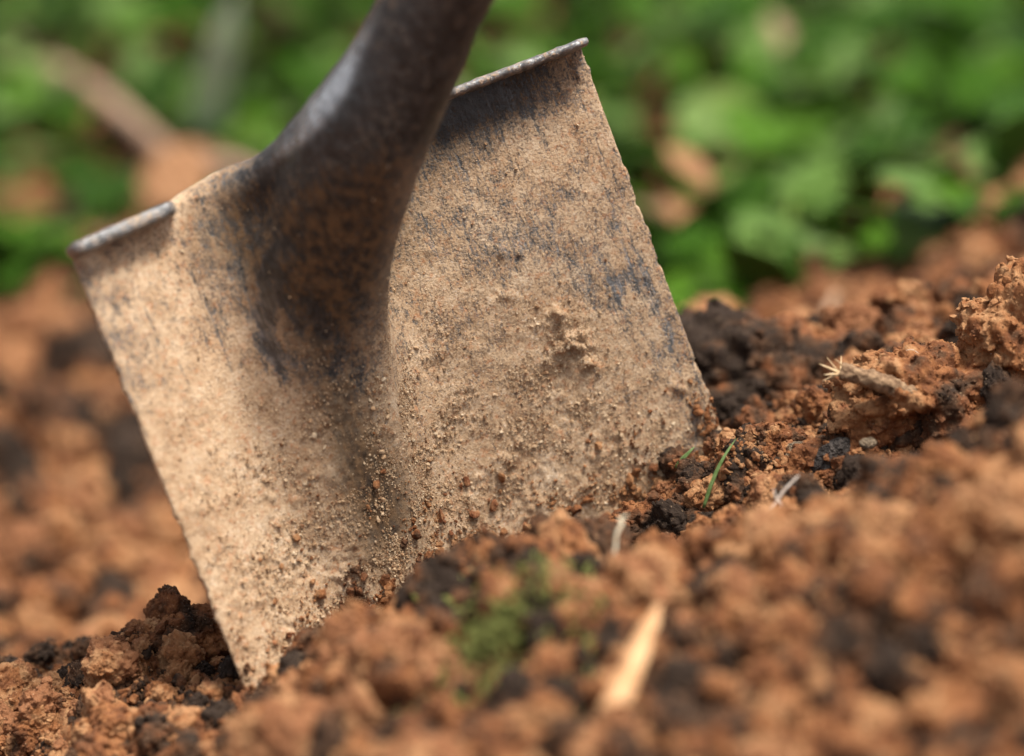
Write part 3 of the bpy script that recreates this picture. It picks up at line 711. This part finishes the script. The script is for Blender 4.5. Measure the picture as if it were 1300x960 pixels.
def leaf_mat(name, stops, rough=.42):
    t = NT(name); oi = t.n('ShaderNodeObjectInfo'); pos = t.tc.outputs['Object']
    s = t.math('ADD', t.math('MULTIPLY', oi.outputs['Random'], .8), t.math('MULTIPLY', t.noise(pos, 5, 2), .2))
    c = t.ramp(s, stops)
    return t.set(Base_Color=c, Roughness=rough, Specular_IOR_Level=.18, Transmission_Weight=0.0, Subsurface_Weight=0.0, Normal=t.bump(t.noise(pos, 12, 2), .03))
M_leaf = leaf_mat('leaf_green', [(.0, (.03, .075, .008)), (.3, (.065, .18, .010)), (.55, (.13, .30, .02)), (.82, (.27, .42, .13)), (1, (.38, .50, .04))])
M_dry = leaf_mat('leaf_dry', [(.0, (.16, .065, .03)), (.4, (.30, .14, .065)), (.8, (.42, .24, .14)), (1, (.50, .34, .24))], .7)
col_leaf = template([leaf_mesh('leaf_shape', 200 + k, 1, W_, .25, lb, cu) for k, (W_, lb, cu) in enumerate([(.95, .1, .3), (.8, .12, .5), (1.05, .0, .2), (.7, .1, .6), (.22, 0, .9)])], M_leaf, 'leaf_shapes')
col_dry = template([leaf_mesh('leaf_shape', 220 + k, 1, W_, .5, .15, cu) for k, (W_, cu) in enumerate([(.6, .8), (.45, 1.2), (.7, .5)])], M_dry, 'dry_leaf_shapes')
def boundary(x): return np.interp(x, [-2, -.6, -.36, -.1, .0, .12, .3, .5, 1.0, 2.5], [.55, .6, .66, .64, .46, .40, .44, .50, .5, .5])
n = 36000
x = RNG.uniform(-1.6, 2.0, n); y = .4 + 3.8 * RNG.uniform(0, 1, n) ** 1.25
dens = .15 + .85 * sstep(-.40, .15, pn(np.stack([x * 7, y * 4, x * 0], 1), 90))
k = (RNG.uniform(0, 1, n) < dens) & (y > boundary(x) + pn(np.stack([x * 9, y * 9, x * 0], 1), 91) * .07); x, y = x[k], y[k]
bush = .025 + .05 * (1 + pn(np.stack([x * 3, y * 3, x * 0 + 3], 1), 92)) * sstep(0, .5, y - boundary(x))
zz = hgt(x, y) + RNG.uniform(0.004, 1, len(x)) ** .7 * bush
ls = RNG.uniform(.022, .05, len(x))
scatter('ground_cover', np.stack([x, y, zz], 1), np.stack([ls] * 3, 1), np.stack([RNG.normal(0.25, .45, len(x)), RNG.normal(0, .45, len(x)), RNG.uniform(0, 6.28, len(x))], 1), col_leaf,
        'green ground cover leaves growing behind the soil')
n = 900; x = RNG.uniform(-1.2, 1.6, n); y = RNG.uniform(.35, 3.2, n); k = y > boundary(x) - .1; x, y = x[k], y[k]; ls = RNG.uniform(.018, .036, len(x))
scatter('leaf_litter', np.stack([x, y, hgt(x, y) + RNG.uniform(.004, .05, len(x))], 1), np.stack([ls] * 3, 1), np.stack([RNG.normal(0, .4, len(x)), RNG.normal(0, .4, len(x)), RNG.uniform(0, 6.28, len(x))], 1), col_dry,
        'brown fallen leaves lying among the ground cover')
# a few individual things in the blurred background
def gp(px, py, lift=0.0):                                       # where the ray through a photograph pixel meets the ground (+lift)
    o_ = CB * D * MM; d_ = P(px, py, 0) - o_; t = 1.15
    while t < 6:
        q = o_ + d_ * t
        if q[2] < hgt(q[0], q[1]) + lift: break
        t += .003
    return q
def dry_leaf(px, py, L, wd, rz, label, mat, lift=.05, tilt=(.5, 0), seed=300):
    me = leaf_mesh('dry_leaf', seed, 1, wd, .2, .1, .12); me.materials.append(mat)
    o = obj('dry_leaf', me, None, None, label, 'leaf'); q = gp(px, py, lift); o.location = Vector(q); o.scale = (L,) * 3; o.rotation_euler = (tilt[0], tilt[1], rz); return o
M_orange = plain('orange_leaf', (.26, .11, .04), (.34, .17, .07), 4, .6, .01)
M_tan = plain('tan_leaf', (.30, .18, .10), (.38, .25, .16), 4, .6, .01)
M_pink = plain('pinkish_twig', (.22, .13, .08), (.34, .22, .15), 30, .8, .001)
dry_leaf(905, 240, .034, .85, 1.2, 'blurred orange fallen leaf at the edge of the greenery', M_orange, .055, (.7, 0), 301)
dry_leaf(985, 215, .045, .5, 1.4, 'blurred rust leaf beside the orange fallen leaf', M_orange, .04, (.25, .1), 302)
dry_leaf(880, 290, .032, .8, .4, 'small orange leaf just above the far soil', M_orange, .03, (.3, .2), 303)
dry_leaf(200, 275, .05, .8, -.4, 'small orange leaf low in the greenery behind the tread', M_orange, .04, (.9, .2), 304)
dry_leaf(380, 60, .05, .9, 2.0, 'pinkish leaf high behind the spade neck', M_tan, .06, (1.0, .2), 305)
dry_leaf(1000, 70, .03, .9, 1.0, 'pale beige leaf deep in the greenery', M_tan, .07, (1.0, .2), 306)
def stick(name, a, b_, r, mat, label, cat, lift=.06):
    p0, p1 = gp(*a, lift), gp(*b_, lift); m_ = (p0 + p1) / 2 + np.array([.004, 0, .004])
    tv, tf = tube(smooth_line([np.zeros(3), m_ - p0, p1 - p0], 14), np.interp(np.linspace(0, 1, 14), [0, .5, 1], r) * MM, 9, True, .0015, 3)
    o = obj(name, mesh_py(name, tv, tf), mat, None, label, cat); o.location = Vector(p0); return o
stick('fallen_twig', (20, 60), (235, 215), (6, 8, 5), M_pink, 'thick pinkish fallen branch slanting through the greenery', 'branch', .05)
stick('fallen_twig', (205, 205), (360, 235), (5, 6, 4), M_pink, 'short pale branch stub behind the spade neck', 'branch', .05)
M_pale = plain('pale_stem', (.40, .46, .30), (.52, .56, .40), 60, .6, .001)
q0_, q1_ = gp(272, 215, .02), gp(290, 215, .02)
def spear(pxs, label, seed):
    q = gp(*pxs[0], .01); zc = -((q / MM) @ CB) * -1
    z0_ = (q / MM) @ CB
    o = blade_leaf('grass_leaf', [(a, b_, z0_ + dz) for (a, b_), dz in zip(pxs, (0, 30, 60, 80))], 14, M_pale, label, 'leaf'); return o
spear([(255, 225), (262, 150), (278, 70), (300, -10)], 'broad pale green grass leaf left of the neck', 1)
strand('dry_stalk', [(1030, 440, -330), (1046, 405, -330), (1062, 372, -335)], [3.5, 3, 2], M_tan, 'blurred pale stalk rising from the white pebble', 'stalk', 12)

# moss tuft in the foreground
c0_ = P(640, 838, 138); mp_ = []
rr_ = np.abs(RNG.normal(0, 1, 900)); th_ = RNG.uniform(0, 6.28, 900); rr_ *= 1.25
mx = c0_[0] + rr_ * np.cos(th_) * .013; my = c0_[1] + rr_ * np.sin(th_) * .018
mz = hgt(mx, my) + RNG.uniform(.001, .009, 900)
M_moss = plain('moss_green', (.18, .22, .03), (.36, .37, .09), 3, .7, .01)
col_moss = template([leaf_mesh('leaf_shape', 400 + k, 1, .35, .3, 0, .8) for k in range(3)], M_moss, 'moss_shapes')
scatter('moss_tuft', np.stack([mx, my, mz], 1), np.repeat(RNG.uniform(.002, .005, 900)[:, None], 3, 1), np.stack([RNG.normal(.9, .5, 900), RNG.normal(0, .5, 900), RNG.uniform(0, 6.28, 900)], 1), col_moss,
        'small green moss tuft on the front soil')
